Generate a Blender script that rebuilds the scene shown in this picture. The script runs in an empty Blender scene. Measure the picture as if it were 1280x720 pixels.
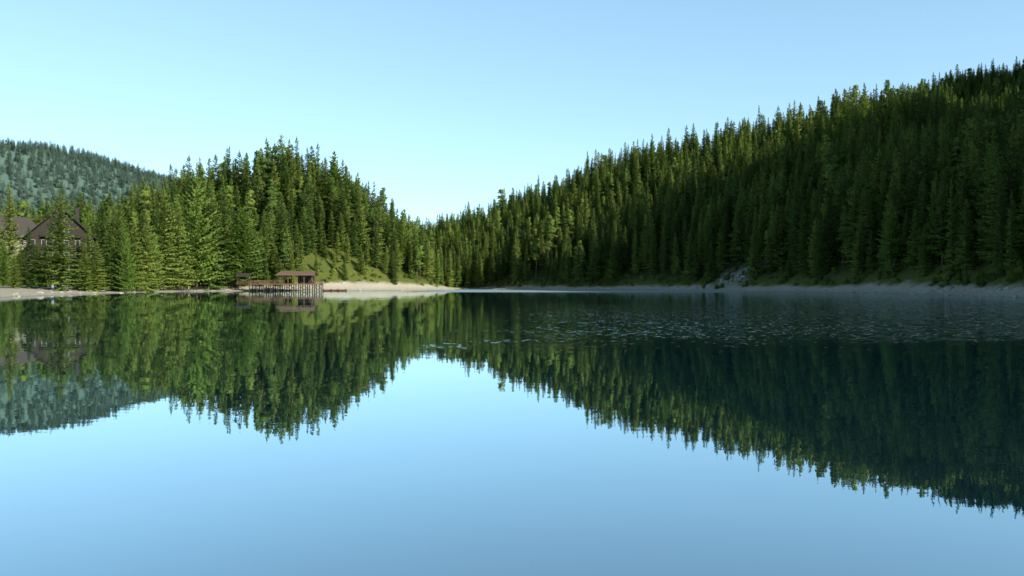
import bpy, bmesh, math, random
import numpy as np
from mathutils import Vector, Matrix
random.seed(7); rng=np.random.default_rng(11)
scene=bpy.context.scene
F=924.0; Y0=358.0; CH=1.6
R=math.radians
# ------------------------------------------------------------------ helpers
def newmat(name):
    m=bpy.data.materials.new(name); m.use_nodes=True
    nt=m.node_tree; nt.nodes.clear()
    out=nt.nodes.new('ShaderNodeOutputMaterial')
    return m,nt,out
def N(nt,t,**kw):
    n=nt.nodes.new(t)
    for k,v in kw.items(): setattr(n,k,v)
    return n
def ramp(nt,fac,stops):
    r=N(nt,'ShaderNodeValToRGB'); e=r.color_ramp.elements
    while len(e)<len(stops): e.new(0.5)
    for i,(p,c) in enumerate(stops):
        e[i].position=p; e[i].color=(c[0],c[1],c[2],1) if hasattr(c,'__len__') else (c,c,c,1)
    nt.links.new(fac,r.inputs[0]); return r
def math_(nt,op,a,b=None,clamp=False):
    n=N(nt,'ShaderNodeMath',operation=op); n.use_clamp=clamp
    for i,v in enumerate((a,b)):
        if v is None: continue
        if isinstance(v,(int,float)): n.inputs[i].default_value=v
        else: nt.links.new(v,n.inputs[i])
    return n.outputs[0]
def noise(nt,vec,scale,detail=3,rough=0.5):
    n=N(nt,'ShaderNodeTexNoise'); n.inputs['Scale'].default_value=scale
    n.inputs['Detail'].default_value=detail; n.inputs['Roughness'].default_value=rough
    nt.links.new(vec,n.inputs['Vector']); return n
def mixc(nt,fac,a,b,bt='MIX'):
    n=N(nt,'ShaderNodeMix',data_type='RGBA',blend_type=bt)
    if isinstance(fac,(int,float)): n.inputs[0].default_value=fac
    else: nt.links.new(fac,n.inputs[0])
    for i,v in ((6,a),(7,b)):
        if isinstance(v,tuple): n.inputs[i].default_value=(*v,1)
        else: nt.links.new(v,n.inputs[i])
    return n.outputs[2]
def maprange(nt,v,a,b,c=0,d=1):
    n=N(nt,'ShaderNodeMapRange',interpolation_type='SMOOTHSTEP')
    nt.links.new(v,n.inputs[0])
    for i,x in enumerate((a,b,c,d)): n.inputs[i+1].default_value=x
    return n.outputs[0]
def vmath(nt,op,a,b=None):
    n=N(nt,'ShaderNodeVectorMath',operation=op); nt.links.new(a,n.inputs[0])
    if b is not None:
        if op=='SCALE':
            if isinstance(b,(int,float)): n.inputs['Scale'].default_value=b
            else: nt.links.new(b,n.inputs['Scale'])
        elif isinstance(b,tuple): n.inputs[1].default_value=b
        else: nt.links.new(b,n.inputs[1])
    return n.outputs[0]
def simple(name,c1,c2,scale=3,rough=0.8,bump=0.0,stretch=None):
    m,nt,out=newmat(name)
    tc=N(nt,'ShaderNodeTexCoord'); vec=tc.outputs['Object']
    if stretch:
        mp=N(nt,'ShaderNodeMapping'); mp.inputs['Scale'].default_value=stretch
        nt.links.new(vec,mp.inputs[0]); vec=mp.outputs[0]
    n=noise(nt,vec,scale,5,0.6)
    r=ramp(nt,n.outputs[0],[(0.3,c1),(0.7,c2)])
    p=N(nt,'ShaderNodeBsdfPrincipled'); p.inputs['Roughness'].default_value=rough
    nt.links.new(r.outputs[0],p.inputs['Base Color'])
    if bump:
        b=N(nt,'ShaderNodeBump'); b.inputs['Strength'].default_value=bump
        nt.links.new(n.outputs[0],b.inputs['Height']); nt.links.new(b.outputs[0],p.inputs['Normal'])
    nt.links.new(p.outputs[0],out.inputs[0]); return m
def foliage(name,dark,light,yellow,trans=0.22,crown=True):
    m,nt,out=newmat(name)
    oi=N(nt,'ShaderNodeObjectInfo'); tc=N(nt,'ShaderNodeTexCoord')
    n=noise(nt,tc.outputs['Object'],0.9,3,0.6)
    f=math_(nt,'MULTIPLY',oi.outputs['Random'],0.45)
    f2=math_(nt,'MULTIPLY',n.outputs[0],0.75)
    f3=math_(nt,'ADD',f,f2)
    r=ramp(nt,f3,[(0.2,dark),(0.6,light),(0.9,yellow)])
    tcol=mixc(nt,1.0,r.outputs[0],(1.2,1.15,0.7),'MULTIPLY')
    d=N(nt,'ShaderNodeBsdfDiffuse'); t=N(nt,'ShaderNodeBsdfTranslucent')
    if crown:
        # needles cluster round the shoot: shade with a crown-shaped normal mixed with the facet normal
        rad=vmath(nt,'MULTIPLY',tc.outputs['Object'],(1,1,0))
        rad=vmath(nt,'NORMALIZE',rad); rad=vmath(nt,'ADD',rad,(0,0,0.45))
        vt=N(nt,'ShaderNodeVectorTransform',vector_type='VECTOR',convert_from='OBJECT',convert_to='WORLD'); nt.links.new(rad,vt.inputs[0])
        o_=vmath(nt,'NORMALIZE',vt.outputs[0])
        gg=N(nt,'ShaderNodeNewGeometry')
        nn=vmath(nt,'NORMALIZE',vmath(nt,'ADD',o_,vmath(nt,'SCALE',gg.outputs['Normal'],0.5)))
        nt.links.new(nn,d.inputs['Normal'])
    nt.links.new(r.outputs[0],d.inputs[0]); nt.links.new(tcol,t.inputs[0])
    ms=N(nt,'ShaderNodeMixShader'); ms.inputs[0].default_value=trans
    nt.links.new(d.outputs[0],ms.inputs[1]); nt.links.new(t.outputs[0],ms.inputs[2])
    nt.links.new(ms.outputs[0],out.inputs[0]); return m
M_bark=simple('bark',(0.05,0.035,0.025),(0.13,0.09,0.06),4)
M_spruce=foliage('spruce_needles',(0.038,0.09,0.032),(0.165,0.26,0.06),(0.34,0.42,0.095))
M_larch=foliage('larch_needles',(0.15,0.26,0.06),(0.25,0.38,0.085),(0.34,0.45,0.11),0.35)
M_shrub=foliage('shrub_leaves',(0.065,0.12,0.03),(0.15,0.23,0.05),(0.27,0.32,0.075),0.3)
M_far=foliage('haze_tinted_forest',(0.17,0.27,0.24),(0.21,0.33,0.26),(0.26,0.39,0.28),0.1)  # aerial haze is put into the needle colour, no mist in the air
M_wood=simple('weathered_wood',(0.10,0.055,0.035),(0.24,0.13,0.08),2,0.8,0.2,(1,1,6))
M_wood_dark=simple('dark_timber',(0.026,0.02,0.015),(0.055,0.042,0.032),2,0.8,0.2,(1,1,6))
M_roof=simple('shingle_roof',(0.03,0.029,0.031),(0.06,0.056,0.056),3,0.85,0.3)
M_roofred=simple('wood_shingle',(0.14,0.09,0.065),(0.26,0.175,0.13),3,0.85,0.3)
M_roofgrey=simple('grey_shingle',(0.07,0.06,0.055),(0.13,0.11,0.10),3,0.85,0.3)
M_plaster=simple('plaster',(0.34,0.31,0.27),(0.48,0.44,0.38),0.7,0.9)
M_glass=simple('window_glass',(0.02,0.03,0.04),(0.05,0.06,0.08),1,0.1)
M_rock=simple('limestone',(0.32,0.30,0.27),(0.58,0.56,0.50),1.5,0.9,0.6)
# ------------------------------------------------------------------ lake & terrain
def W(px,d): return ((px-640)/F*d,d)
shore=[(-50,-70),(-62,-20),(-64,30),(-63,75),W(0,106),W(60,130),W(130,170),W(200,215),W(250,240),W(300,257),W(400,275),W(480,287),W(535,298),
 (-26,304),(-22,316),(-28,340),(-34,370),(-33,396),W(580,405),W(600,395),W(650,360),W(700,325),W(780,300),W(850,270),W(900,250),W(950,230),
 W(1050,190),W(1100,172),W(1150,150),W(1280,105),(70,60),(76,0),(66,-70),(0,-95)]
SH=np.array(shore,float)
def sdf(x,y):
    d2=np.full(x.shape,1e12); inside=np.zeros(x.shape,bool)
    n=len(SH)
    for i in range(n):
        ax,ay=SH[i]; bx,by=SH[(i+1)%n]
        ex,ey=bx-ax,by-ay; L=ex*ex+ey*ey
        t=np.clip(((x-ax)*ex+(y-ay)*ey)/L,0,1)
        d2=np.minimum(d2,(x-ax-t*ex)**2+(y-ay-t*ey)**2)
        c=((ay>y)!=(by>y))
        xi=ax+(y-ay)*ex/(ey if ey!=0 else 1e-9)
        inside^=(c&(x<xi))
    d=np.sqrt(d2); return np.where(inside,-d,d)
def wob(x,y,s,seed=0):
    r=np.random.default_rng(seed+100); v=0
    for i in range(7):
        a=r.uniform(0,6.28); k=s*(1.0+0.45*i); p=r.uniform(0,6.28)
        v=v+np.sin((x*math.cos(a)+y*math.sin(a))*k+p)/(1+0.4*i)
    return v/3.0
def sm(t): t=np.clip(t,0,1); return t*t*(3-2*t)
IP=np.interp
Rpx=[300,440,500,545,560,600,640,700,750,800,850,900,950,1000,1050,1110,1200,1280,1400,1600]
Rsky=[330,300,285,280,274,263,246,224,201,187,174,163,153,142,124,115,128,126,112,110]
RD=[600,600,600,580,570,540,510,480,460,445,435,425,420,415,415,410,400,390,380,380]
Rs_px=[300,545,560,600,650,700,780,850,900,950,1050,1150,1280,1400,1600]
Rs=[445,445,435,400,360,325,300,270,250,230,190,150,105,80,60]
R2px=[900,980,1040,1080,1110,1140,1180,1230,1280,1400,1600]
R2sky=[340,260,182,142,128,119,108,97,90,60,40]
FMpx=[-900,-200,0,60,120,180,240,300,400,520,600]
FMsky=[155,172,187,194,203,217,232,251,282,335,350]
def pxof(x,y): return np.where(y>10,640+F*x/np.maximum(y,10),np.where(x>0,3000.,-3000.))
def height(x,y):
    x=np.asarray(x,float); y=np.asarray(y,float)
    ds=sdf(x,y)+wob(x,y,0.16,3)*1.2
    px=np.clip(pxof(x,y),-3000,3000)
    sky=IP(px,Rpx,Rsky); D1=IP(px,Rpx,RD); rs=IP(px,Rs_px,Rs)
    rh=(Y0-sky)/F*D1+CH-21
    t=(y-rs)/(D1-rs)
    right=np.where(t<=1,rh*np.clip(t,0,1)**1.12,np.maximum(rh-(y-D1)*0.12,12))
    right=right*sm((px-250)/200)*sm((y-50)/50)*sm(ds/14)
    h2=(Y0-IP(px,R2px,R2sky))/F*640+CH-20
    right2=h2*sm((y-360)/280)*sm((px-880)/60); right2=np.where(y>640,right2-(y-640)*0.1,right2)
    dx=x+100; dy=y-338
    pen=39*np.exp(-((dx/np.where(dx>0,49,78))**2+(dy/np.where(dy>0,60,40))**2))*sm(ds/16)
    fm=((Y0-IP(px,FMpx,FMsky))/F*1400+CH-14)
    far=fm*sm((y-470)/930)*(y>300); far=np.where(y>1400,far-(y-1400)*0.12,far)
    far=np.where(px>620,far*0,far)
    zc=IP(y,[-500,-400,-170,-106,-56,-18,37,121,150,176,190,208,260,330,400],[150,205,256,270,280,288,270,254,242,224,209,190,120,50,0])
    A=(zc-0.80*np.abs(x-430)+wob(x,y,0.03,8)*3)*sm(ds/20)
    B=350-1.0*np.sqrt((x-575)**2+(y-465)**2)
    gen=np.clip((ds-140)*0.28,0,130)*((y<60)|(px<-350))*sm((-x+200)/100 )
    hills=np.maximum.reduce([right,right2,pen,far,A,B,gen,np.zeros_like(x)])
    und=wob(x,y,0.045,5)*2.2*sm(ds/50)+wob(x,y,0.012,6)*9*sm((y-600)/300)
    base=np.where(ds<0,np.maximum(ds*0.12,-6),np.minimum(ds,26)*np.where(x<-45,0.085,0.055)+np.clip(ds-26,0,80)*0.03)
    bank=np.where((x>0)&(ds>0),np.clip(ds-3,0,8)*0.06,0)
    return base+bank+np.where(ds>0,np.maximum(hills+und*(hills>3),0),0), ds
def H1(x,y):
    a,b=height(np.array([x]),np.array([y])); return float(a[0])
def axis(parts):
    o=[]
    for a,b,s in parts: o+=list(np.arange(a,b,s))
    o.append(parts[-1][1]); return np.array(o)
xs=axis([(-3200,-500,60),(-500,-250,10),(-250,-120,4),(-120,110,2),(110,240,4),(240,900,12),(900,3200,60)])
ys=axis([(-900,-100,40),(-100,60,8),(60,350,2.2),(350,720,7),(720,3800,45)])
X,Y=np.meshgrid(xs,ys); Z,DS=height(X,Y)
nx,ny=len(xs),len(ys)
co=np.stack([X,Y,Z],-1).reshape(-1,3)
ii=(np.arange(ny-1)[:,None]*nx+np.arange(nx-1)[None,:]).ravel()
quads=np.stack([ii,ii+1,ii+1+nx,ii+nx],-1)
me=bpy.data.meshes.new('terrain')
me.vertices.add(len(co)); me.vertices.foreach_set('co',co.ravel())
me.loops.add(quads.size); me.loops.foreach_set('vertex_index',quads.ravel())
me.polygons.add(len(quads)); me.polygons.foreach_set('loop_start',np.arange(0,quads.size,4)); me.polygons.foreach_set('loop_total',np.full(len(quads),4))
me.polygons.foreach_set('use_smooth',np.ones(len(quads),bool))
me.update(); me.validate()
at=me.attributes.new('shore','FLOAT','POINT'); at.data.foreach_set('value',DS.ravel())
PX=pxof(X,Y)
def gauss(cx,cy,rx,ry): return np.exp(-(((X-cx)/rx)**2+((Y-cy)/ry)**2))
mead=np.clip(gauss(-70,292,30,16)*1.6,0,1)
cl=W(915,258); clear=np.clip(gauss(cl[0],cl[1],9,7)*1.5,0,1)
at=me.attributes.new('meadow','FLOAT','POINT'); at.data.foreach_set('value',mead.ravel())
at=me.attributes.new('clearing','FLOAT','POINT'); at.data.foreach_set('value',clear.ravel())
terrain=bpy.data.objects.new('terrain',me); scene.collection.objects.link(terrain)
m,nt,out=newmat('terrain_ground')
g=N(nt,'ShaderNodeNewGeometry'); pos=g.outputs['Position']
def attr(n): a=N(nt,'ShaderNodeAttribute'); a.attribute_name=n; return a.outputs['Fac']
n1=noise(nt,pos,0.25,5,0.6); n2=noise(nt,pos,1.7,5,0.7)
sep=N(nt,'ShaderNodeSeparateXYZ'); nt.links.new(pos,sep.inputs[0])
floor=ramp(nt,n1.outputs[0],[(0.3,(0.03,0.04,0.015)),(0.7,(0.07,0.085,0.025))]).outputs[0]
grass=ramp(nt,n2.outputs[0],[(0.3,(0.07,0.10,0.023)),(0.55,(0.15,0.18,0.042)),(0.78,(0.26,0.25,0.09))]).outputs[0]
grav=ramp(nt,n2.outputs[0],[(0.25,(0.44,0.39,0.32)),(0.75,(0.70,0.64,0.54))]).outputs[0]
wet=ramp(nt,n2.outputs[0],[(0.25,(0.26,0.24,0.19)),(0.75,(0.40,0.37,0.30))]).outputs[0]
isleft=maprange(nt,sep.outputs[0],-45,-20,1,0)
near=math_(nt,'MULTIPLY',isleft,maprange(nt,sep.outputs[1],205,255,1,0))
amp=math_(nt,'ADD',4.0,math_(nt,'MULTIPLY',near,6))
sh=math_(nt,'ADD',attr('shore'),math_(nt,'MULTIPLY',math_(nt,'SUBTRACT',n1.outputs[0],0.5),amp))
bw=math_(nt,'ADD',math_(nt,'ADD',6.0,math_(nt,'MULTIPLY',isleft,2.0)),math_(nt,'MULTIPLY',near,15))
g1=maprange(nt,math_(nt,'SUBTRACT',sh,bw),-1.0,1.6)
veg=maprange(nt,math_(nt,'SUBTRACT',sh,bw),0.5,8)
lg=mixc(nt,veg,grass,floor)
lg=mixc(nt,attr('meadow'),lg,grass)
lg=mixc(nt,near,lg,grass)
c=mixc(nt,g1,grav,lg)
c=mixc(nt,maprange(nt,attr('shore'),0.2,0.9,1,0),c,wet)
c=mixc(nt,math_(nt,'MULTIPLY',attr('clearing'),maprange(nt,n2.outputs[0],0.44,0.52)),c,(0.46,0.46,0.40))
haze_tint=maprange(nt,sep.outputs[1],600,1000)
c=mixc(nt,haze_tint,c,(0.17,0.27,0.23))  # distance haze painted into the far ground colour
p=N(nt,'ShaderNodeBsdfPrincipled'); p.inputs['Roughness'].default_value=0.95; p.inputs['Specular IOR Level'].default_value=0.1
b=N(nt,'ShaderNodeBump'); b.inputs['Strength'].default_value=0.7; b.inputs['Distance'].default_value=0.5
nt.links.new(n2.outputs[0],b.inputs['Height']); nt.links.new(b.outputs[0],p.inputs['Normal'])
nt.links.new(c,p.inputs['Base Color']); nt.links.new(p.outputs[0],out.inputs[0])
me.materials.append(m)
# ------------------------------------------------------------------ water
wm=bpy.data.meshes.new('lake_water')
wm.from_pydata([(-140,-130,0),(120,-130,0),(120,470,0),(-140,470,0)],[],[(0,1,2,3)])
lake=bpy.data.objects.new('lake_water',wm); scene.collection.objects.link(lake)
m,nt,out=newmat('lake_surface')
g=N(nt,'ShaderNodeNewGeometry'); pos=g.outputs['Position']
sep=N(nt,'ShaderNodeSeparateXYZ'); nt.links.new(pos,sep.inputs[0]); px_,py_=sep.outputs[0],sep.outputs[1]
mp=N(nt,'ShaderNodeMapping'); mp.inputs['Scale'].default_value=(0.6,1.3,1); nt.links.new(pos,mp.inputs[0])
na=noise(nt,mp.outputs[0],0.7,2,0.5); nb=noise(nt,mp.outputs[0],5.0,3,0.6)
mp2=N(nt,'ShaderNodeMapping'); mp2.inputs['Scale'].default_value=(0.02,0.09,1); nt.links.new(pos,mp2.inputs[0])
nw=noise(nt,mp2.outputs[0],1.0,4,0.6)
ne=noise(nt,pos,0.35,4,0.6)
wob_=math_(nt,'ADD',math_(nt,'MULTIPLY',math_(nt,'SUBTRACT',nw.outputs[0],0.5),14),math_(nt,'MULTIPLY',math_(nt,'SUBTRACT',ne.outputs[0],0.5),8))
yy=math_(nt,'ADD',py_,wob_)
belt=math_(nt,'MULTIPLY',maprange(nt,yy,18,24),maprange(nt,yy,36,90,1,0.25))
# the ruffled belt widens eastwards from the middle of the lake
belt=math_(nt,'MULTIPLY',belt,maprange(nt,math_(nt,'ADD',px_,math_(nt,'MULTIPLY',wob_,0.4)),-4,6))
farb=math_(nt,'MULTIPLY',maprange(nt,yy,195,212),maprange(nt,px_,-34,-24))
patch=math_(nt,'MULTIPLY',maprange(nt,nw.outputs[0],0.56,0.68),0.05)
rip=math_(nt,'MAXIMUM',belt,patch)
v=vmath(nt,'ADD',vmath(nt,'SCALE',vmath(nt,'SUBTRACT',na.outputs['Color'],(.5,.5,.5)),0.008),
   vmath(nt,'SCALE',vmath(nt,'SUBTRACT',nb.outputs['Color'],(.5,.5,.5)),math_(nt,'ADD',0.010,math_(nt,'MULTIPLY',rip,0.46))))
no=vmath(nt,'NORMALIZE',vmath(nt,'ADD',vmath(nt,'MULTIPLY',v,(1,1,0)),(0,0,1)))
gl=N(nt,'ShaderNodeBsdfGlossy'); gl.inputs['Color'].default_value=(0.82,0.95,1.0,1)
nt.links.new(no,gl.inputs['Normal'])
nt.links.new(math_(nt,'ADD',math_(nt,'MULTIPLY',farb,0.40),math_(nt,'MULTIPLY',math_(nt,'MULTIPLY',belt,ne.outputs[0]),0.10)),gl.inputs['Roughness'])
df=N(nt,'ShaderNodeBsdfDiffuse'); df.inputs[0].default_value=(0.010,0.045,0.075,1)
lw=N(nt,'ShaderNodeLayerWeight'); lw.inputs[0].default_value=0.5
fr=ramp(nt,lw.outputs['Facing'],[(0.0,0.06),(0.64,0.54),(0.82,0.78),(1.0,0.95)])
ms=N(nt,'ShaderNodeMixShader'); nt.links.new(fr.outputs[0],ms.inputs[0]); nt.links.new(df.outputs[0],ms.inputs[1]); nt.links.new(gl.outputs[0],ms.inputs[2])
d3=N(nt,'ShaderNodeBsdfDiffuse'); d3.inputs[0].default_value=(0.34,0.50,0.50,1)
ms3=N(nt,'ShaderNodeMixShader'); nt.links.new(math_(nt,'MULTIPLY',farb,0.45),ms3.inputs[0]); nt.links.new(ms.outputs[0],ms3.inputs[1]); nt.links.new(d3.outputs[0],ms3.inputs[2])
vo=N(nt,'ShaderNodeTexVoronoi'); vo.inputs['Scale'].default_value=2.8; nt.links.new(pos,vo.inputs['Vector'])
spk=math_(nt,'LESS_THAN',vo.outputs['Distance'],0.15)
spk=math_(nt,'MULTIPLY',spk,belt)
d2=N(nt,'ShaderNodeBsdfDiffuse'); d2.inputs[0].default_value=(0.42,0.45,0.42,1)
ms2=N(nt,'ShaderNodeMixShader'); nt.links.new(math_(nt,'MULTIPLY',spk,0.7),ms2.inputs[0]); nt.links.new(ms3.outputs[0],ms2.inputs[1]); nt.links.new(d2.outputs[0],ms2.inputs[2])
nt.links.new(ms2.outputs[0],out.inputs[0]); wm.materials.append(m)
# ------------------------------------------------------------------ trees
def mesh_from(name,vs,fs,mi,mats):
    me=bpy.data.meshes.new(name); me.from_pydata(vs,[],fs)
    me.polygons.foreach_set('material_index',mi)
    for m in mats: me.materials.append(m)
    me.update(); return me
def trunk(vs,fs,mi,H,r,mat=0,lean=0):
    n=6; base=len(vs); L=5
    for l in range(L):
        t=l/(L-1); rr=r*(1-t)*1.0+0.02
        for i in range(n):
            a=2*math.pi*i/n; vs.append((math.cos(a)*rr+lean*t*t,math.sin(a)*rr,-1+(H+1)*t))
    for l in range(L-1):
        for i in range(n):
            j=(i+1)%n; fs.append((base+l*n+i,base+l*n+j,base+(l+1)*n+j,base+(l+1)*n+i)); mi.append(mat)
def conifer(name,seed,H=20,Rr=2.7,levels=36,segs=4,z0f=0.06,power=0.8,drop=0.1,slope0=-0.4,mat=None,irr=0.25,size=1.0):
    r=random.Random(seed); vs=[];fs=[];mi=[]
    trunk(vs,fs,mi,H*0.97,0.011*H)
    z0=H*z0f
    def tri(a,b,c):
        i=len(vs); vs.extend((a,b,c)); fs.append((i,i+1,i+2)); mi.append(1)
    ph=r.uniform(0,6.28); asym=[r.uniform(1-irr,1+irr) for _ in range(8)]
    for li in range(levels):
        t=li/(levels-1); z=z0+(H-z0)*t**0.93
        rad=Rr*((1-t)**power)*r.uniform(0.72,1.12)+0.10
        if t<0.12: rad*=0.75+2*t
        k=int(4+5*(1-t)); a0=r.uniform(0,6.28)
        for b_ in range(k):
            if r.random()<drop: continue
            a=a0+2*math.pi*b_/k+r.uniform(-.3,.3)
            L=rad*r.uniform(0.65,1.2)*asym[int((a%6.283)/6.2832*8)%8]
            sl=slope0+0.75*t+r.uniform(-.12,.12)
            ca,sa=math.cos(a),math.sin(a); zz=z+r.uniform(-.25,.25)
            m=max(2,int(segs*(0.5+0.6*(1-t))))
            for j in range(m):
                s=(j+0.55)/m
                def P(q): return (ca*L*q, sa*L*q, zz+sl*L*q+0.22*L*q*q)
                w=(0.30*(1.15-s)*L+0.16)*r.uniform(.7,1.3)*size
                p0=P(s-0.5/m); p1=P(min(s+0.75/m,1.05)); pm=P(s+0.35/m)
                for sd in (-1,1):
                    tri(p0,p1,(pm[0]-sa*w*sd+ca*w*.3,pm[1]+ca*w*sd+sa*w*.3,pm[2]-w*r.uniform(.15,.7)))
                hg=r.uniform(.25,.6)*size
                tri(p0,p1,(pm[0]+r.uniform(-.15,.15),pm[1]+r.uniform(-.15,.15),pm[2]-hg))
    for q in range(4):
        a=q*1.57; tri((0,0,H-0.9),(math.cos(a)*.22,math.sin(a)*.22,H-1.0),(0,0,H+0.35))
    return mesh_from(name,vs,fs,mi,[M_bark,mat or M_spruce])
def pine(name,seed,H=20):
    r=random.Random(seed); vs=[];fs=[];mi=[]
    trunk(vs,fs,mi,H*0.95,0.012*H)
    def tri(a,b,c):
        i=len(vs); vs.extend((a,b,c)); fs.append((i,i+1,i+2)); mi.append(1)
    for c_ in range(46):
        t=r.uniform(0,1)**0.8; z=H*(0.35+0.63*t); a=r.uniform(0,6.28); rad=2.6*(1-t)**0.6*r.uniform(.3,1.1)
        cx,cy=math.cos(a)*rad,math.sin(a)*rad; sz=r.uniform(.6,1.15)
        i=len(vs); vs.extend([(0,0,z-0.5*rad),(0,0.08,z-0.5*rad-0.1),(cx,cy,z)]); fs.append((i,i+1,i+2)); mi.append(0)
        for k in range(42):
            d=Vector((r.gauss(0,1),r.gauss(0,1),r.gauss(0,.6))); d.normalize(); p=Vector((cx,cy,z))+Vector((d.x,d.y,d.z*.6))*sz*r.uniform(.5,1)
            u=Vector((r.gauss(0,1),r.gauss(0,1),r.gauss(0,1))).normalized()*r.uniform(.15,.32); w=u.cross(d)
            tri(tuple(p-u),tuple(p+u),tuple(p+w*1.4+Vector((0,0,.1))))
    return mesh_from(name,vs,fs,mi,[M_bark,M_spruce])
def shrub(name,seed,mat=None):
    r=random.Random(seed); vs=[];fs=[];mi=[]
    trunk(vs,fs,mi,1.2,0.06)
    for c_ in range(16):
        a=r.uniform(0,6.28); q=r.uniform(0,1.3); cx,cy=math.cos(a)*q,math.sin(a)*q; cz=r.uniform(.3,1.9)-q*.3; sz=r.uniform(.35,.7)
        for k in range(60):
            d=Vector((r.gauss(0,1),r.gauss(0,1),r.gauss(0,1))).normalized(); p=Vector((cx,cy,cz))+d*sz*r.uniform(.5,1)
            u=Vector((r.gauss(0,1),r.gauss(0,1),r.gauss(0,1))).normalized()*r.uniform(.07,.16); w=u.cross(d)
            i=len(vs); vs.extend((tuple(p-u),tuple(p+u),tuple(p+w*1.5))); fs.append((i,i+1,i+2)); mi.append(1)
    return mesh_from(name,vs,fs,mi,[M_bark,mat or M_shrub])
def make_col(name,meshes,oname):
    c=bpy.data.collections.new(name)
    for m in meshes:
        o=bpy.data.objects.new(oname,m); c.objects.link(o)
    return c
sp=[conifer('spruce',s,Rr=rr,levels=lv,power=pw,drop=dr,z0f=zf) for s,rr,lv,pw,dr,zf in
  [(1,2.6,36,.8,.08,.05),(2,3.0,36,.75,.12,.06),(3,2.3,38,.85,.1,.04),(4,2.8,34,.7,.16,.1),(5,3.2,38,.9,.1,.03),(6,2.4,32,.65,.22,.16)]]
la=[conifer('larch',31,Rr=3.4,levels=34,power=.6,drop=.25,z0f=.12,slope0=-.1,mat=M_larch,irr=.35),
    conifer('larch',32,Rr=3.0,levels=32,power=.7,drop=.25,z0f=.10,slope0=-.1,mat=M_larch,irr=.35)]
pi=[pine('pine',41),pine('pine',42)]
hi=[conifer('spruce_near',s,Rr=rr,levels=54,segs=6,power=pw,drop=.1,z0f=.04,size=.75) for s,rr,pw in [(51,3.0,.8),(52,3.6,.85),(53,2.5,.75)]]
hila=conifer('larch_near',54,Rr=4.3,levels=46,segs=6,power=.5,drop=.2,z0f=.10,slope0=-.1,mat=M_larch,irr=.35,size=.8)
shr=[shrub('shrub',61),shrub('shrub',62),shrub('shrub',63,M_spruce)]
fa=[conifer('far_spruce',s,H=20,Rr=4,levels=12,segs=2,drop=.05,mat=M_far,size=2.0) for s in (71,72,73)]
def stone_mesh(seed):
    r=random.Random(seed); bm=bmesh.new(); bmesh.ops.create_icosphere(bm,subdivisions=2,radius=1)
    ax=[Vector((r.gauss(0,1),r.gauss(0,1),r.gauss(0,1))).normalized() for _ in range(7)]
    for v in bm.verts:
        for a in ax:
            d=v.co.dot(a)
            if d>.62: v.co-=a*(d-.62)
        v.co+=Vector((r.uniform(-.05,.05),)*3); v.co.z*=.7
    me=bpy.data.meshes.new('stone'); bm.to_mesh(me); bm.free(); me.materials.append(M_rock); return me
st=[stone_mesh(s) for s in (81,82,83,84)]
C_sp=make_col('forest_trees',sp+la+pi,'spruce_tree')
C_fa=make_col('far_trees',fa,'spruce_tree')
C_sh=make_col('shrub_plants',shr,'shrub')
C_st=make_col('stones',st,'stone')
def scatter(name,col,pts,idx,rot,scl):
    me=bpy.data.meshes.new(name); me.from_pydata([tuple(p) for p in pts],[],[])
    a=me.attributes.new('idx','INT','POINT'); a.data.foreach_set('value',np.array(idx,np.int32))
    a=me.attributes.new('rot','FLOAT_VECTOR','POINT'); a.data.foreach_set('vector',np.array(rot,np.float32).ravel())
    a=me.attributes.new('scl','FLOAT_VECTOR','POINT'); a.data.foreach_set('vector',np.array(scl,np.float32).ravel())
    o=bpy.data.objects.new(name,me); scene.collection.objects.link(o)
    ng=bpy.data.node_groups.new(name+'_instancer','GeometryNodeTree')
    ng.interface.new_socket('Geometry',in_out='INPUT',socket_type='NodeSocketGeometry')
    ng.interface.new_socket('Geometry',in_out='OUTPUT',socket_type='NodeSocketGeometry')
    gi=ng.nodes.new('NodeGroupInput'); go=ng.nodes.new('NodeGroupOutput')
    ci=ng.nodes.new('GeometryNodeCollectionInfo'); ci.inputs['Collection'].default_value=col
    ci.inputs['Separate Children'].default_value=True; ci.inputs['Reset Children'].default_value=True
    ip=ng.nodes.new('GeometryNodeInstanceOnPoints'); ip.inputs['Pick Instance'].default_value=True
    def na_(n,t):
        x=ng.nodes.new('GeometryNodeInputNamedAttribute'); x.data_type=t; x.inputs['Name'].default_value=n
        return [s for s in x.outputs if s.enabled and s.name=='Attribute'][0]
    ng.links.new(gi.outputs[0],ip.inputs['Points']); ng.links.new(ci.outputs[0],ip.inputs['Instance'])
    ng.links.new(na_('idx','INT'),ip.inputs['Instance Index'])
    ng.links.new(na_('rot','FLOAT_VECTOR'),ip.inputs['Rotation'])
    ng.links.new(na_('scl','FLOAT_VECTOR'),ip.inputs['Scale'])
    ng.links.new(ip.outputs[0],go.inputs[0])
    md=o.modifiers.new('instances','NODES'); md.node_group=ng
    print(name,len(pts)); return o
def jgrid(x0,x1,y0,y1,s):
    gx,gy=np.meshgrid(np.arange(x0,x1,s),np.arange(y0,y1,s))
    gx=gx+rng.uniform(-.48,.48,gx.shape)*s; gy=gy+rng.uniform(-.48,.48,gy.shape)*s
    return gx.ravel(),gy.ravel()
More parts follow.
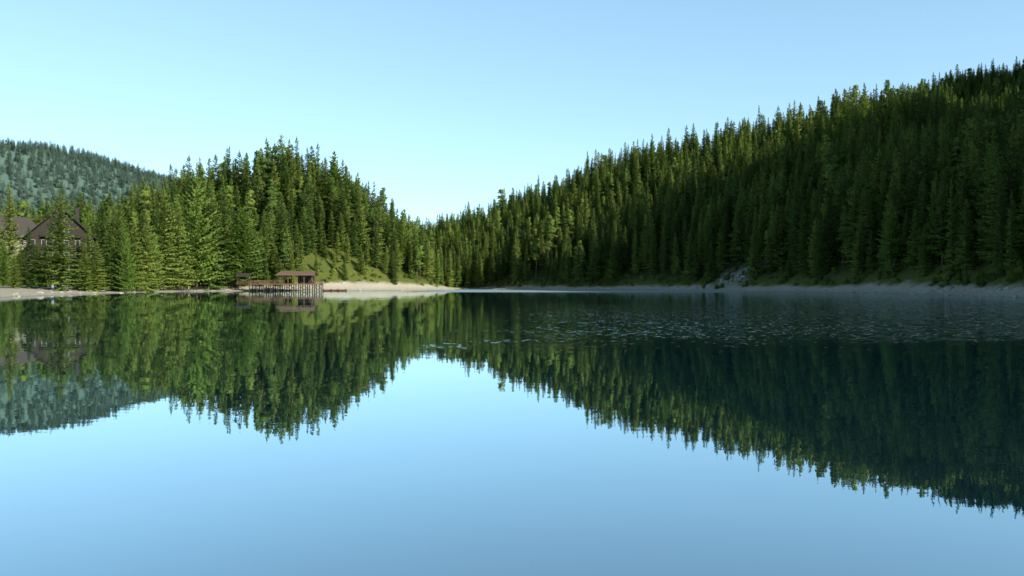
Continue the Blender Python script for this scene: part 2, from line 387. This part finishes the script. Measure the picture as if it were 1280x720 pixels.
def emit(name,gx,gy,keep,hfun,larchp=0.04,pinep=0.04,col=C_sp):
    z,ds=height(gx,gy); k=keep(gx,gy,z,ds)
    gx,gy,z,ds=gx[k],gy[k],z[k],ds[k]; n=len(gx)
    h=hfun(gx,gy,z,ds)
    idx=rng.integers(0,6,n); q=rng.random(n)
    idx=np.where(q<larchp,rng.integers(6,8,n),idx); idx=np.where(q>1-pinep,rng.integers(8,10,n),idx)
    if col is C_fa: idx=rng.integers(0,3,n)
    s=h/20; w=s*rng.uniform(.85,1.3,n)
    rot=np.stack([rng.normal(0,.02,n),rng.normal(0,.02,n),rng.uniform(0,6.28,n)],-1)
    return scatter(name,col,np.stack([gx,gy,z-.3],-1),idx,rot,np.stack([w,w,s],-1))
# right hillside
gx,gy=jgrid(-90,520,100,700,4.7)
def kr(x,y,z,ds):
    px=pxof(x,y); D1=IP(px,Rpx,RD)
    k=(px>440)&(px<1480)&(ds>8)&((x>0)|(y>400))
    k&=(y<D1+30)|((px>1060)&(y<655)&(y>500))
    k&=~((((x-cl[0])/8)**2+((y-cl[1])/11)**2)<1)
    k&=rng.random(len(x))>0.06+0.12*(wob(x,y,.09,21)>0.6)
    return k
def hr(x,y,z,ds):
    return np.clip(rng.normal(19,3.8,len(x))+wob(x,y,.05,22)*2.5-2.5*(ds<12),8,29)
emit('hillside_spruce_forest',gx,gy,kr,hr,0.06,0.05)
# mountain off to the right (casts the morning shadow)
gx,gy=jgrid(90,520,-320,380,13)
emit('mountain_spruce_forest',gx,gy,lambda x,y,z,ds:(pxof(x,y)>1480)&(ds>12)&(x<480),lambda x,y,z,ds:rng.normal(19,2,len(x)))
# peninsula knoll
gx,gy=jgrid(-215,-20,250,398,4.2)
def kp(x,y,z,ds):
    px=pxof(x,y); k=(ds>7)&(px<560)
    slope=np.exp(-(((x+70)/26)**2+((y-289)/8)**2))
    k&=rng.random(len(x))>0.08+0.80*np.clip(slope*1.4,0,1)
    k&=~((y<285)&(x<-100)&(ds<12))
    return k
def hp(x,y,z,ds):
    h=np.clip(rng.normal(20,4.2,len(x))+wob(x,y,.06,25)*2.5,8,29)
    slope=np.exp(-(((x+66)/30)**2+((y-292)/12)**2)); return h*(1-0.35*slope)*(0.55+0.45*np.clip(ds/24,0,1))
emit('peninsula_conifer_forest',gx,gy,kp,hp,0.16,0.12)
# woods behind the left beach
gx,gy=jgrid(-330,-100,150,400,5.2)
def kl(x,y,z,ds):
    px=pxof(x,y); k=(ds>27)&(px>-160)&~((x>-215)&(y>250))
    k&=~((px<128)&(y<235)); k&=(rng.random(len(x))>0.2)
    return k
emit('lakeside_wood',gx,gy,kl,lambda x,y,z,ds:np.clip(rng.normal(16.0,2.3,len(x)),9,21),0.16,0.05)
# far mountain
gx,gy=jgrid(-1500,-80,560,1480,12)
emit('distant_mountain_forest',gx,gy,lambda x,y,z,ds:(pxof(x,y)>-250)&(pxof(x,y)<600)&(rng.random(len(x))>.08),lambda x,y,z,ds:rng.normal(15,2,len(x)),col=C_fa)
# shrubs along banks
gx,gy=jgrid(-210,130,90,460,2.2)
z,ds=height(gx,gy); px=pxof(gx,gy)
lim=np.where(gx<-45,np.where(gy<225,22.,8.),6.0)
slope=np.exp(-(((gx+68)/30)**2+((gy-290)/10)**2))
k=(((ds>lim)&(ds<lim+8)&(rng.random(len(gx))>.55))|((slope>.35)&(ds>8)&(rng.random(len(gx))>.62)))&(px>-60)&(px<1400)
k|=((((gx-cl[0])/10)**2+((gy-cl[1])/14)**2)<1)&(rng.random(len(gx))>.65)&(ds>3)
gx,gy,z=gx[k],gy[k],z[k]; n=len(gx); s=rng.uniform(.35,1.15,n)
scatter('bank_shrubs',C_sh,np.stack([gx,gy,z-.15],-1),rng.integers(0,3,n),np.stack([0*s,0*s,rng.uniform(0,6.28,n)],-1),np.stack([s,s,s*rng.uniform(.6,1.2,n)],-1))
# loose stones along the waterline
gx,gy=jgrid(-130,120,80,460,1.5)
z,ds=height(gx,gy); k=(ds>-1.0)&(ds<np.where(gx>0,6,9))&(rng.random(len(gx))>np.where(gx>0,.55,.85))
gx,gy,z=gx[k],gy[k],z[k]; n=len(gx); s=.08+.6*rng.random(n)**4
scatter('shore_stones',C_st,np.stack([gx,gy,z],-1),rng.integers(0,4,n),np.stack([0*s,0*s,rng.uniform(0,6.28,n)],-1),np.stack([s*rng.uniform(.9,1.6,n),s,s],-1))
# individually placed trees
def place(px,top,D,mesh,wide=1.0,name='spruce_tree'):
    if px<150: D=D*1.08
    x,y=W(px,D); zg=H1(x,y); h=(Y0-top)/F*D+CH-zg; s=h/20
    o=bpy.data.objects.new(name,mesh); scene.collection.objects.link(o)
    o.location=(x,y,zg-.2); o.scale=(s*wide,s*wide,s); o.rotation_euler=(0,0,random.uniform(0,6.28))
for a in [(12,231,182,hi[2],1.0),(75,235,152,hi[1],1.15),(36,283,150,hi[0],1.3),(-8,262,152,hi[0],1.1),(110,276,165,hi[0],1.1),(128,254,174,hi[2],1.4),
          (121,300,163,hi[0],1.4),(150,268,194,hi[0],1.2),(168,275,200,hi[2],1.2),(183,262,206,hi[0],1.1),(205,234,228,hi[1],1.1),(222,250,236,hi[2],1.3),
          (262,228,252,hi[0],1.2),(280,232,262,hi[2],1.2),(330,262,285,hi[0],1.0),(352,240,292,hi[2],1.1),(18,318,142,hi[1],1.3),(56,300,168,hi[0],1.4),(97,298,168,hi[1],1.2),
          (46,304,170,hi[2],1.7),(140,292,178,hi[1],1.1),(26,306,172,hi[0],1.4),(106,302,160,hi[0],1.4)]:
    place(*a)
for a in [(305,257,266,hila,1.2),(246,222,246,hila,.9),(4,300,138,hila,.9),(192,290,210,hila,.8),(366,300,287,hila,.8),(158,290,186,hila,.8)]:
    place(*a,name='larch_tree')
# ------------------------------------------------------------------ built things
def box(bm,x0,x1,y0,y1,z0,z1):
    v=[bm.verts.new(c) for c in [(x0,y0,z0),(x1,y0,z0),(x1,y1,z0),(x0,y1,z0),(x0,y0,z1),(x1,y0,z1),(x1,y1,z1),(x0,y1,z1)]]
    for f in [(0,3,2,1),(4,5,6,7),(0,1,5,4),(1,2,6,5),(2,3,7,6),(3,0,4,7)]: bm.faces.new([v[i] for i in f])
def beam(bm,a,b_,w=0.15):
    a=Vector(a); b_=Vector(b_); d=(b_-a).normalized(); up=Vector((0,0,1)) if abs(d.z)<.9 else Vector((1,0,0))
    s=d.cross(up).normalized()*w/2; u=s.cross(d).normalized()*w/2
    v=[bm.verts.new(p+o) for p in (a,b_) for o in (s+u,s-u,-s-u,-s+u)]
    for f in [(0,1,2,3),(7,6,5,4),(0,4,5,1),(1,5,6,2),(2,6,7,3),(3,7,4,0)]: bm.faces.new([v[i] for i in f])
def part(name,fn,mat,parent):
    bm=bmesh.new(); fn(bm); bmesh.ops.recalc_face_normals(bm,faces=bm.faces)
    me=bpy.data.meshes.new(name); bm.to_mesh(me); bm.free(); me.materials.append(mat)
    o=bpy.data.objects.new(name,me); scene.collection.objects.link(o); o.parent=parent; return o
def empty(name,loc,rot=0):
    e=bpy.data.objects.new(name,None); scene.collection.objects.link(e); e.location=loc; e.rotation_euler=(0,0,rot); return e
bh=empty('boathouse',(W(351,258)[0],258,0),0.10)
DZ=2.5
def f_deck(bm):
    for i in range(47): box(bm,-9.6+i*.5,-9.6+i*.5+.46,-4,4,DZ,DZ+.1)
    box(bm,-9.8,14,-4.05,-3.85,DZ-.3,DZ-.01); box(bm,-9.8,14,3.85,4.05,DZ-.3,DZ-.01)
    for i in range(16): box(bm,-14.6+i*.32,-14.6+i*.32+.28,-1.5,1.5,DZ-.25,DZ-.15)
def f_stilts(bm):
    for i in range(11):
        x=-9.6+i*2.34
        for y in (-3.9,0,3.9): box(bm,x-.13,x+.13,y-.13,y+.13,-2,DZ-.31)
    for i in range(10):
        x=-9.6+i*2.34
        for y in (-3.95,3.95):
            beam(bm,(x,y,.2),(x+2.34,y,DZ-.4),.12)
            if i%2: beam(bm,(x+2.34,y+.13,.2),(x,y+.13,DZ-.4),.12)
def rail(bm,x0,x1,y,z):
    n=max(2,int((x1-x0)/1.5)+1)
    for i in range(n):
        x=x0+(x1-x0)*i/(n-1); box(bm,x-.06,x+.06,y-.06,y+.06,z,z+1.1)
    for h in (.35,.7,1.05): box(bm,x0,x1,y+.061,y+.11,z+h-.05,z+h+.05)
def f_rail(bm):
    rail(bm,-9.6,2.0,-3.8,DZ+.1); rail(bm,-9.6,-1,3.7,DZ+.1); rail(bm,-14.4,-9.9,-1.4,DZ-.15); rail(bm,-14.4,-9.9,1.3,DZ-.15); rail(bm,11.4,13.9,-3.8,DZ+.1)
    for i in range(6):
        y=-3.7+i*1.48; box(bm,13.8,13.92,y-.06,y+.06,DZ+.1,DZ+1.2)
    box(bm,13.93,13.98,-3.8,3.8,DZ+1.1,DZ+1.2); box(bm,13.93,13.98,-3.8,3.8,DZ+.6,DZ+.7)
def f_frame(bm):
    for x in (0.4,3.1,5.8,8.5,11.2):
        for y in (-3.2,3.2): box(bm,x-.12,x+.12,y-.12,y+.12,DZ+.1,DZ+2.7)
        beam(bm,(x,-3.2,DZ+2.75),(x,3.2,DZ+2.75),.18); 
    for y in (-3.2,3.2): box(bm,0,11.6,y-.1,y+.1,DZ+2.85,DZ+3.05)
    for x in (3.1,8.5): beam(bm,(x,-3.2,DZ+1.9),(x+.9,-3.2,DZ+2.75),.1); beam(bm,(x,-3.2,DZ+1.9),(x-.9,-3.2,DZ+2.75),.1)
def f_hut(bm):
    box(bm,5.9,11.0,-.5,3.0,DZ+.11,DZ+2.8); box(bm,0.6,2.8,1,3.0,DZ+.11,DZ+1.2)
def f_roof(bm):
    for s in (-1,1):
        a=[(-.9,s*4.4,DZ+2.9),(12.5,s*4.4,DZ+2.9),(11.6,0,DZ+4.3),(0,0,DZ+4.3)]
        v=[bm.verts.new(c) for c in a]; w=[bm.verts.new((c[0],c[1],c[2]+.18)) for c in a]
        bm.faces.new(v); bm.faces.new(w)
        for i in range(4): j=(i+1)%4; bm.faces.new((v[i],v[j],w[j],w[i]))
def f_gate(bm):
    for y in (-1.2,1.2):
        for x in (-14.2,-10.6): box(bm,x-.12,x+.12,y-.12,y+.12,DZ-.2,DZ+2.6)
def f_gateroof(bm):
    for s in (-1,1):
        a=[(-14.9,s*1.9,DZ+2.5),(-9.9,s*1.9,DZ+2.5),(-9.9,0,DZ+3.5),(-14.9,0,DZ+3.5)]
        v=[bm.verts.new(c) for c in a]; w=[bm.verts.new((c[0],c[1],c[2]+.14)) for c in a]
        bm.faces.new(v); bm.faces.new(w)
        for i in range(4): j=(i+1)%4; bm.faces.new((v[i],v[j],w[j],w[i]))
part('deck',f_deck,M_wood,bh); part('stilts',f_stilts,M_wood_dark,bh); part('railing',f_rail,M_wood,bh)
part('pavilion_frame',f_frame,M_wood,bh); part('ticket_hut',f_hut,M_wood_dark,bh); part('roof',f_roof,M_roofred,bh)
part('gate_posts',f_gate,M_wood_dark,bh); part('gate_roof',f_gateroof,M_roof,bh)
def rowboat(loc,rot):
    e=empty('rowing_boat',loc,rot)
    def hull(bm):
        secs=[(-2.2,.35,.45),(-1.3,.65,.42),(0,.78,.40),(1.3,.6,.44),(2.3,.04,.6)]; rings=[]
        for x,w,h in secs:
            rings.append([bm.verts.new(c) for c in [(x,-w,h),(x,-w*.75,.05),(x,0,-.08),(x,w*.75,.05),(x,w,h)]])
        for a,b_ in zip(rings,rings[1:]):
            for i in range(4): bm.faces.new((a[i],a[i+1],b_[i+1],b_[i]))
        bm.faces.new(rings[0])
    def seats(bm):
        for x in (-1.2,0,1.1): box(bm,x-.13,x+.13,-.6,.6,.28,.32)
    h=part('hull',hull,M_wood,e); part('thwarts',seats,M_wood_dark,e)
    md=h.modifiers.new('s','SOLIDIFY'); md.thickness=.04
for i in range(3): 
    x,y=W(410+i*9,263+i*1.6); rowboat((x,y,.05),1.1+.2*math.sin(i*3))
def f_fence(bm):
    pts=[W(200,222),W(225,233),W(250,247),W(275,255),W(298,262)]
    for (ax,ay),(bx,by) in zip(pts,pts[1:]):
        n=6
        prev=None
        for i in range(n+1):
            t=i/n; x=ax+(bx-ax)*t; y=ay+(by-ay)*t; z=H1(x,y)
            if i<n: box(bm,x-.09,x+.09,y-.09,y+.09,z-.3,z+1.15)
            if prev:
                for h in (.5,1.0): beam(bm,(prev[0],prev[1]-.12,prev[2]+h),(x,y-.12,z+h),.14)
            prev=(x,y,z)
fe=part('wooden_fence',f_fence,M_wood_dark,None)
def house(name,px,D,w,d,eave,ridge,rot,wall,roofm,floors):
    x,y=W(px,D); zg=H1(x,y)-.3; e=empty(name,(x,y,zg),rot)
    def walls(bm):
        prof=[(-w/2,0),(w/2,0),(w/2,eave),(0,ridge),(-w/2,eave)]
        a=[bm.verts.new((p[0],-d/2,p[1])) for p in prof]; b_=[bm.verts.new((p[0],d/2,p[1])) for p in prof]
        bm.faces.new(a); bm.faces.new(b_)
        for i in range(5): j=(i+1)%5; bm.faces.new((a[i],a[j],b_[j],b_[i]))
    def roof(bm):
        o=1.1; sl=(ridge-eave)/(w/2)
        for s in (-1,1):
            c=[(s*(w/2+o),-d/2-o,eave-sl*o+.12),(s*(w/2+o),d/2+o,eave-sl*o+.12),(0,d/2+o,ridge+.12),(0,-d/2-o,ridge+.12)]
            v=[bm.verts.new(q) for q in c]; t=[bm.verts.new((q[0],q[1],q[2]+.3)) for q in c]
            bm.faces.new(v); bm.faces.new(t)
            for i in range(4): j=(i+1)%4; bm.faces.new((v[i],v[j],t[j],t[i]))
        box(bm,w*.18,w*.18+.9,0,.9,ridge-2.5,ridge+.9)
    fh=eave/floors; n=max(3,int(w/2.6))
    wins=[]
    for f in range(floors+1):
        for i in range(n):
            cx=-w/2+(i+.5)*w/n; zc=f*fh+fh*.5
            if f==floors and (abs(cx)>w*.22 or ridge-eave<3): continue
            wins.append((cx,zc))
    def glass(bm):
        for cx,zc in wins: box(bm,cx-.5,cx+.5,-d/2-.03,-d/2+.05,zc-.65,zc+.65)
        m=max(2,int(d/3))
        for f in range(floors):
            for i in range(m):
                cy=-d/2+(i+.5)*d/m; zc=f*fh+fh*.5
                for s in (-1,1): box(bm,s*w/2-.04,s*w/2+.04,cy-.5,cy+.5,zc-.65,zc+.65)
    def frames(bm):
        for cx,zc in wins:
            box(bm,cx-.62,cx-.5,-d/2-.08,-d/2+.04,zc-.75,zc+.75); box(bm,cx+.5,cx+.62,-d/2-.08,-d/2+.04,zc-.75,zc+.75)
            box(bm,cx-.499,cx+.499,-d/2-.08,-d/2+.04,zc+.65,zc+.76); box(bm,cx-.499,cx+.499,-d/2-.1,-d/2+.04,zc-.76,zc-.65)
    def balc(bm):
        for f in range(1,floors+1):
            z=f*fh
            if f==floors and ridge-eave<3: continue
            ww=w/2 if f<floors else w*.3
            box(bm,-ww,ww,-d/2-1.3,-d/2-.002,z-.15,z)
            box(bm,-ww,ww,-d/2-1.3,-d/2-1.22,z+.9,z+1.0)
            k=int(ww*2/.28)
            for i in range(k): box(bm,-ww+i*.28,-ww+i*.28+.14,-d/2-1.28,-d/2-1.24,z+.001,z+.899)
    part('walls',walls,wall,e); part('roof',roof,roofm,e); part('windows',glass,M_glass,e); part('window_frames',frames,M_plaster if wall is M_wood_dark else M_wood_dark,e); part('balconies',balc,M_wood_dark,e)
house('timber_chalet',80,212,16,15,13.5,21.5,0.45,M_wood_dark,M_roof,4)
house('lakeside_hotel',-2,216,19,16,13.5,19.5,-0.35,M_plaster,M_roofgrey,4)
house('timber_chalet',150,330,14,12,8,13,0.2,M_plaster,M_roof,3)
k=0
for px,D,s in [(1160,149,.9),(1176,147,.7),(1186,146,.9),(1150,153,.5),(1205,138,.5),(1250,122,.5),(1090,178,.5),(870,268,1.2),(886,263,1.4),(902,262,1.0),(930,252,1.3),(948,248,1.0),(845,278,.9),(700,330,1.0),(760,309,.8),(996,214,.6),(1030,200,.5)]:
    x,y=W(px,D+1.5); r=random.Random(k); k+=1
    o=bpy.data.objects.new('boulder',stone_mesh(k+200)); scene.collection.objects.link(o)
    o.location=(x,y,H1(x,y)+s*.15); o.scale=(s*r.uniform(.9,1.6),s,s*r.uniform(.8,1.1)); o.rotation_euler=(0,0,r.uniform(0,6))
def person(loc,rot,top,bot,stride=.18,hair=(0.05,0.03,0.02)):
    e=empty('person',loc,rot)
    J={'pel':(0,0,.95,.15),'w':(0,0,1.1,.13),'ch':(0,.0,1.33,.17),'nk':(0,0,1.48,.06),'hd':(0,-.02,1.55,.075),'ht':(0,-.02,1.68,.095),
       'sl':(.19,0,1.40,.065),'el':(.25,.03,1.13,.045),'wl':(.24,-.08,.90,.03),'fl':(.235,-.11,.80,.035),
       'sr':(-.19,0,1.40,.065),'er':(-.25,.05,1.13,.045),'wr':(-.25,-.02,.88,.03),'fr':(-.245,-.04,.78,.035),
       'hl':(.1,0,.88,.11),'kl':(.11,-stride*.6,.49,.07),'al':(.11,-stride,.08,.045),'tl':(.11,-stride-.18,.04,.04),
       'hr':(-.1,0,.88,.11),'kr':(-.11,stride*.2,.49,.07),'ar':(-.11,stride,.08,.045),'tr':(-.11,stride-.17,.04,.04)}
    E=[('pel','w'),('w','ch'),('ch','nk'),('nk','hd'),('hd','ht'),('ch','sl'),('sl','el'),('el','wl'),('wl','fl'),('ch','sr'),('sr','er'),('er','wr'),('wr','fr'),
       ('pel','hl'),('hl','kl'),('kl','al'),('al','tl'),('pel','hr'),('hr','kr'),('kr','ar'),('ar','tr')]
    ks=list(J); me=bpy.data.meshes.new('body'); me.from_pydata([J[q][:3] for q in ks],[(ks.index(a),ks.index(b_)) for a,b_ in E],[])
    o=bpy.data.objects.new('body',me); scene.collection.objects.link(o); o.parent=e
    md=o.modifiers.new('skin','SKIN')
    for i,q in enumerate(ks):
        sv=me.skin_vertices[0].data[i]; sv.radius=(J[q][3],J[q][3]*.8); sv.use_root=(q=='pel')
    o.modifiers.new('sub','SUBSURF').levels=2; o.modifiers['sub'].render_levels=2
    m,nt,out=newmat('clothed_body'); tc=N(nt,'ShaderNodeTexCoord'); s=N(nt,'ShaderNodeSeparateXYZ'); nt.links.new(tc.outputs['Object'],s.inputs[0])
    r=ramp(nt,math_(nt,'DIVIDE',s.outputs[2],2.0),[(0,(0.05,0.04,0.04)),(0.05,bot),(0.47,top),(0.745,(0.45,0.28,0.2)),(0.83,hair)])
    r.color_ramp.interpolation='CONSTANT'
    p=N(nt,'ShaderNodeBsdfPrincipled'); p.inputs['Roughness'].default_value=.8; nt.links.new(r.outputs[0],p.inputs[0]); nt.links.new(p.outputs[0],out.inputs[0]); me.materials.append(m)
for px,D,rot,t,b_ in [(66,150,1.2,(0.25,0.35,0.5),(0.08,0.1,0.16)),(228,228,-1.3,(0.5,0.1,0.08),(0.05,0.05,0.08)),(236,232,-1.2,(0.6,0.6,0.6),(0.05,0.06,0.12)),(261,242,1.5,(0.1,0.1,0.12),(0.2,0.18,0.14))]:
    x,y=W(px,D); person((x,y,H1(x,y)),rot,t,b_)
# ------------------------------------------------------------------ light, sky, camera
EL=26.0; S=Vector((0.7,-0.714)).normalized(); az=math.atan2(S.x,S.y)
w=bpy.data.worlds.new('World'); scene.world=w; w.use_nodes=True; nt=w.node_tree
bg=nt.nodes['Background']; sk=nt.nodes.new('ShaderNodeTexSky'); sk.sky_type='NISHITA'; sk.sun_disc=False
sk.sun_elevation=R(EL); sk.sun_rotation=az; sk.altitude=1400; sk.air_density=1.0; sk.dust_density=0.6; sk.ozone_density=1.5
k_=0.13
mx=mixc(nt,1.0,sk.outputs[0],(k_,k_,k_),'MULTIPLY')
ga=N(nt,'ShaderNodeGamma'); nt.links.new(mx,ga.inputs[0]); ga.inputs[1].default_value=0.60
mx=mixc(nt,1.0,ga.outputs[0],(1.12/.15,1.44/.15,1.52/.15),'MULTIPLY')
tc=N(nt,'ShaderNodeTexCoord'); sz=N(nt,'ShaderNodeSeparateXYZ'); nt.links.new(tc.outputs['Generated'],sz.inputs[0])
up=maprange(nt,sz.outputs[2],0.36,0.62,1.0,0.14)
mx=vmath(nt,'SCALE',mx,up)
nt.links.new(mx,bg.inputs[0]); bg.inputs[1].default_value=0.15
sl=bpy.data.lights.new('sun','SUN'); sl.energy=5.0; sl.angle=R(.5); sl.color=(1,.95,.78)
so=bpy.data.objects.new('sun',sl); scene.collection.objects.link(so)
d=Vector((S.x*math.cos(R(EL)),S.y*math.cos(R(EL)),math.sin(R(EL))))
so.rotation_euler=d.to_track_quat('Z','Y').to_euler(); so.location=(300,-100,300)
cam=bpy.data.cameras.new('camera'); co_=bpy.data.objects.new('camera',cam); scene.collection.objects.link(co_)
cam.sensor_width=36; cam.lens=36*F/1280; cam.clip_end=12000; cam.clip_start=.1
co_.location=(0,0,CH); co_.rotation_euler=(R(90)-2/F,0,0)
scene.camera=co_
scene.view_settings.view_transform='Standard'; scene.view_settings.look='None'; scene.view_settings.exposure=0
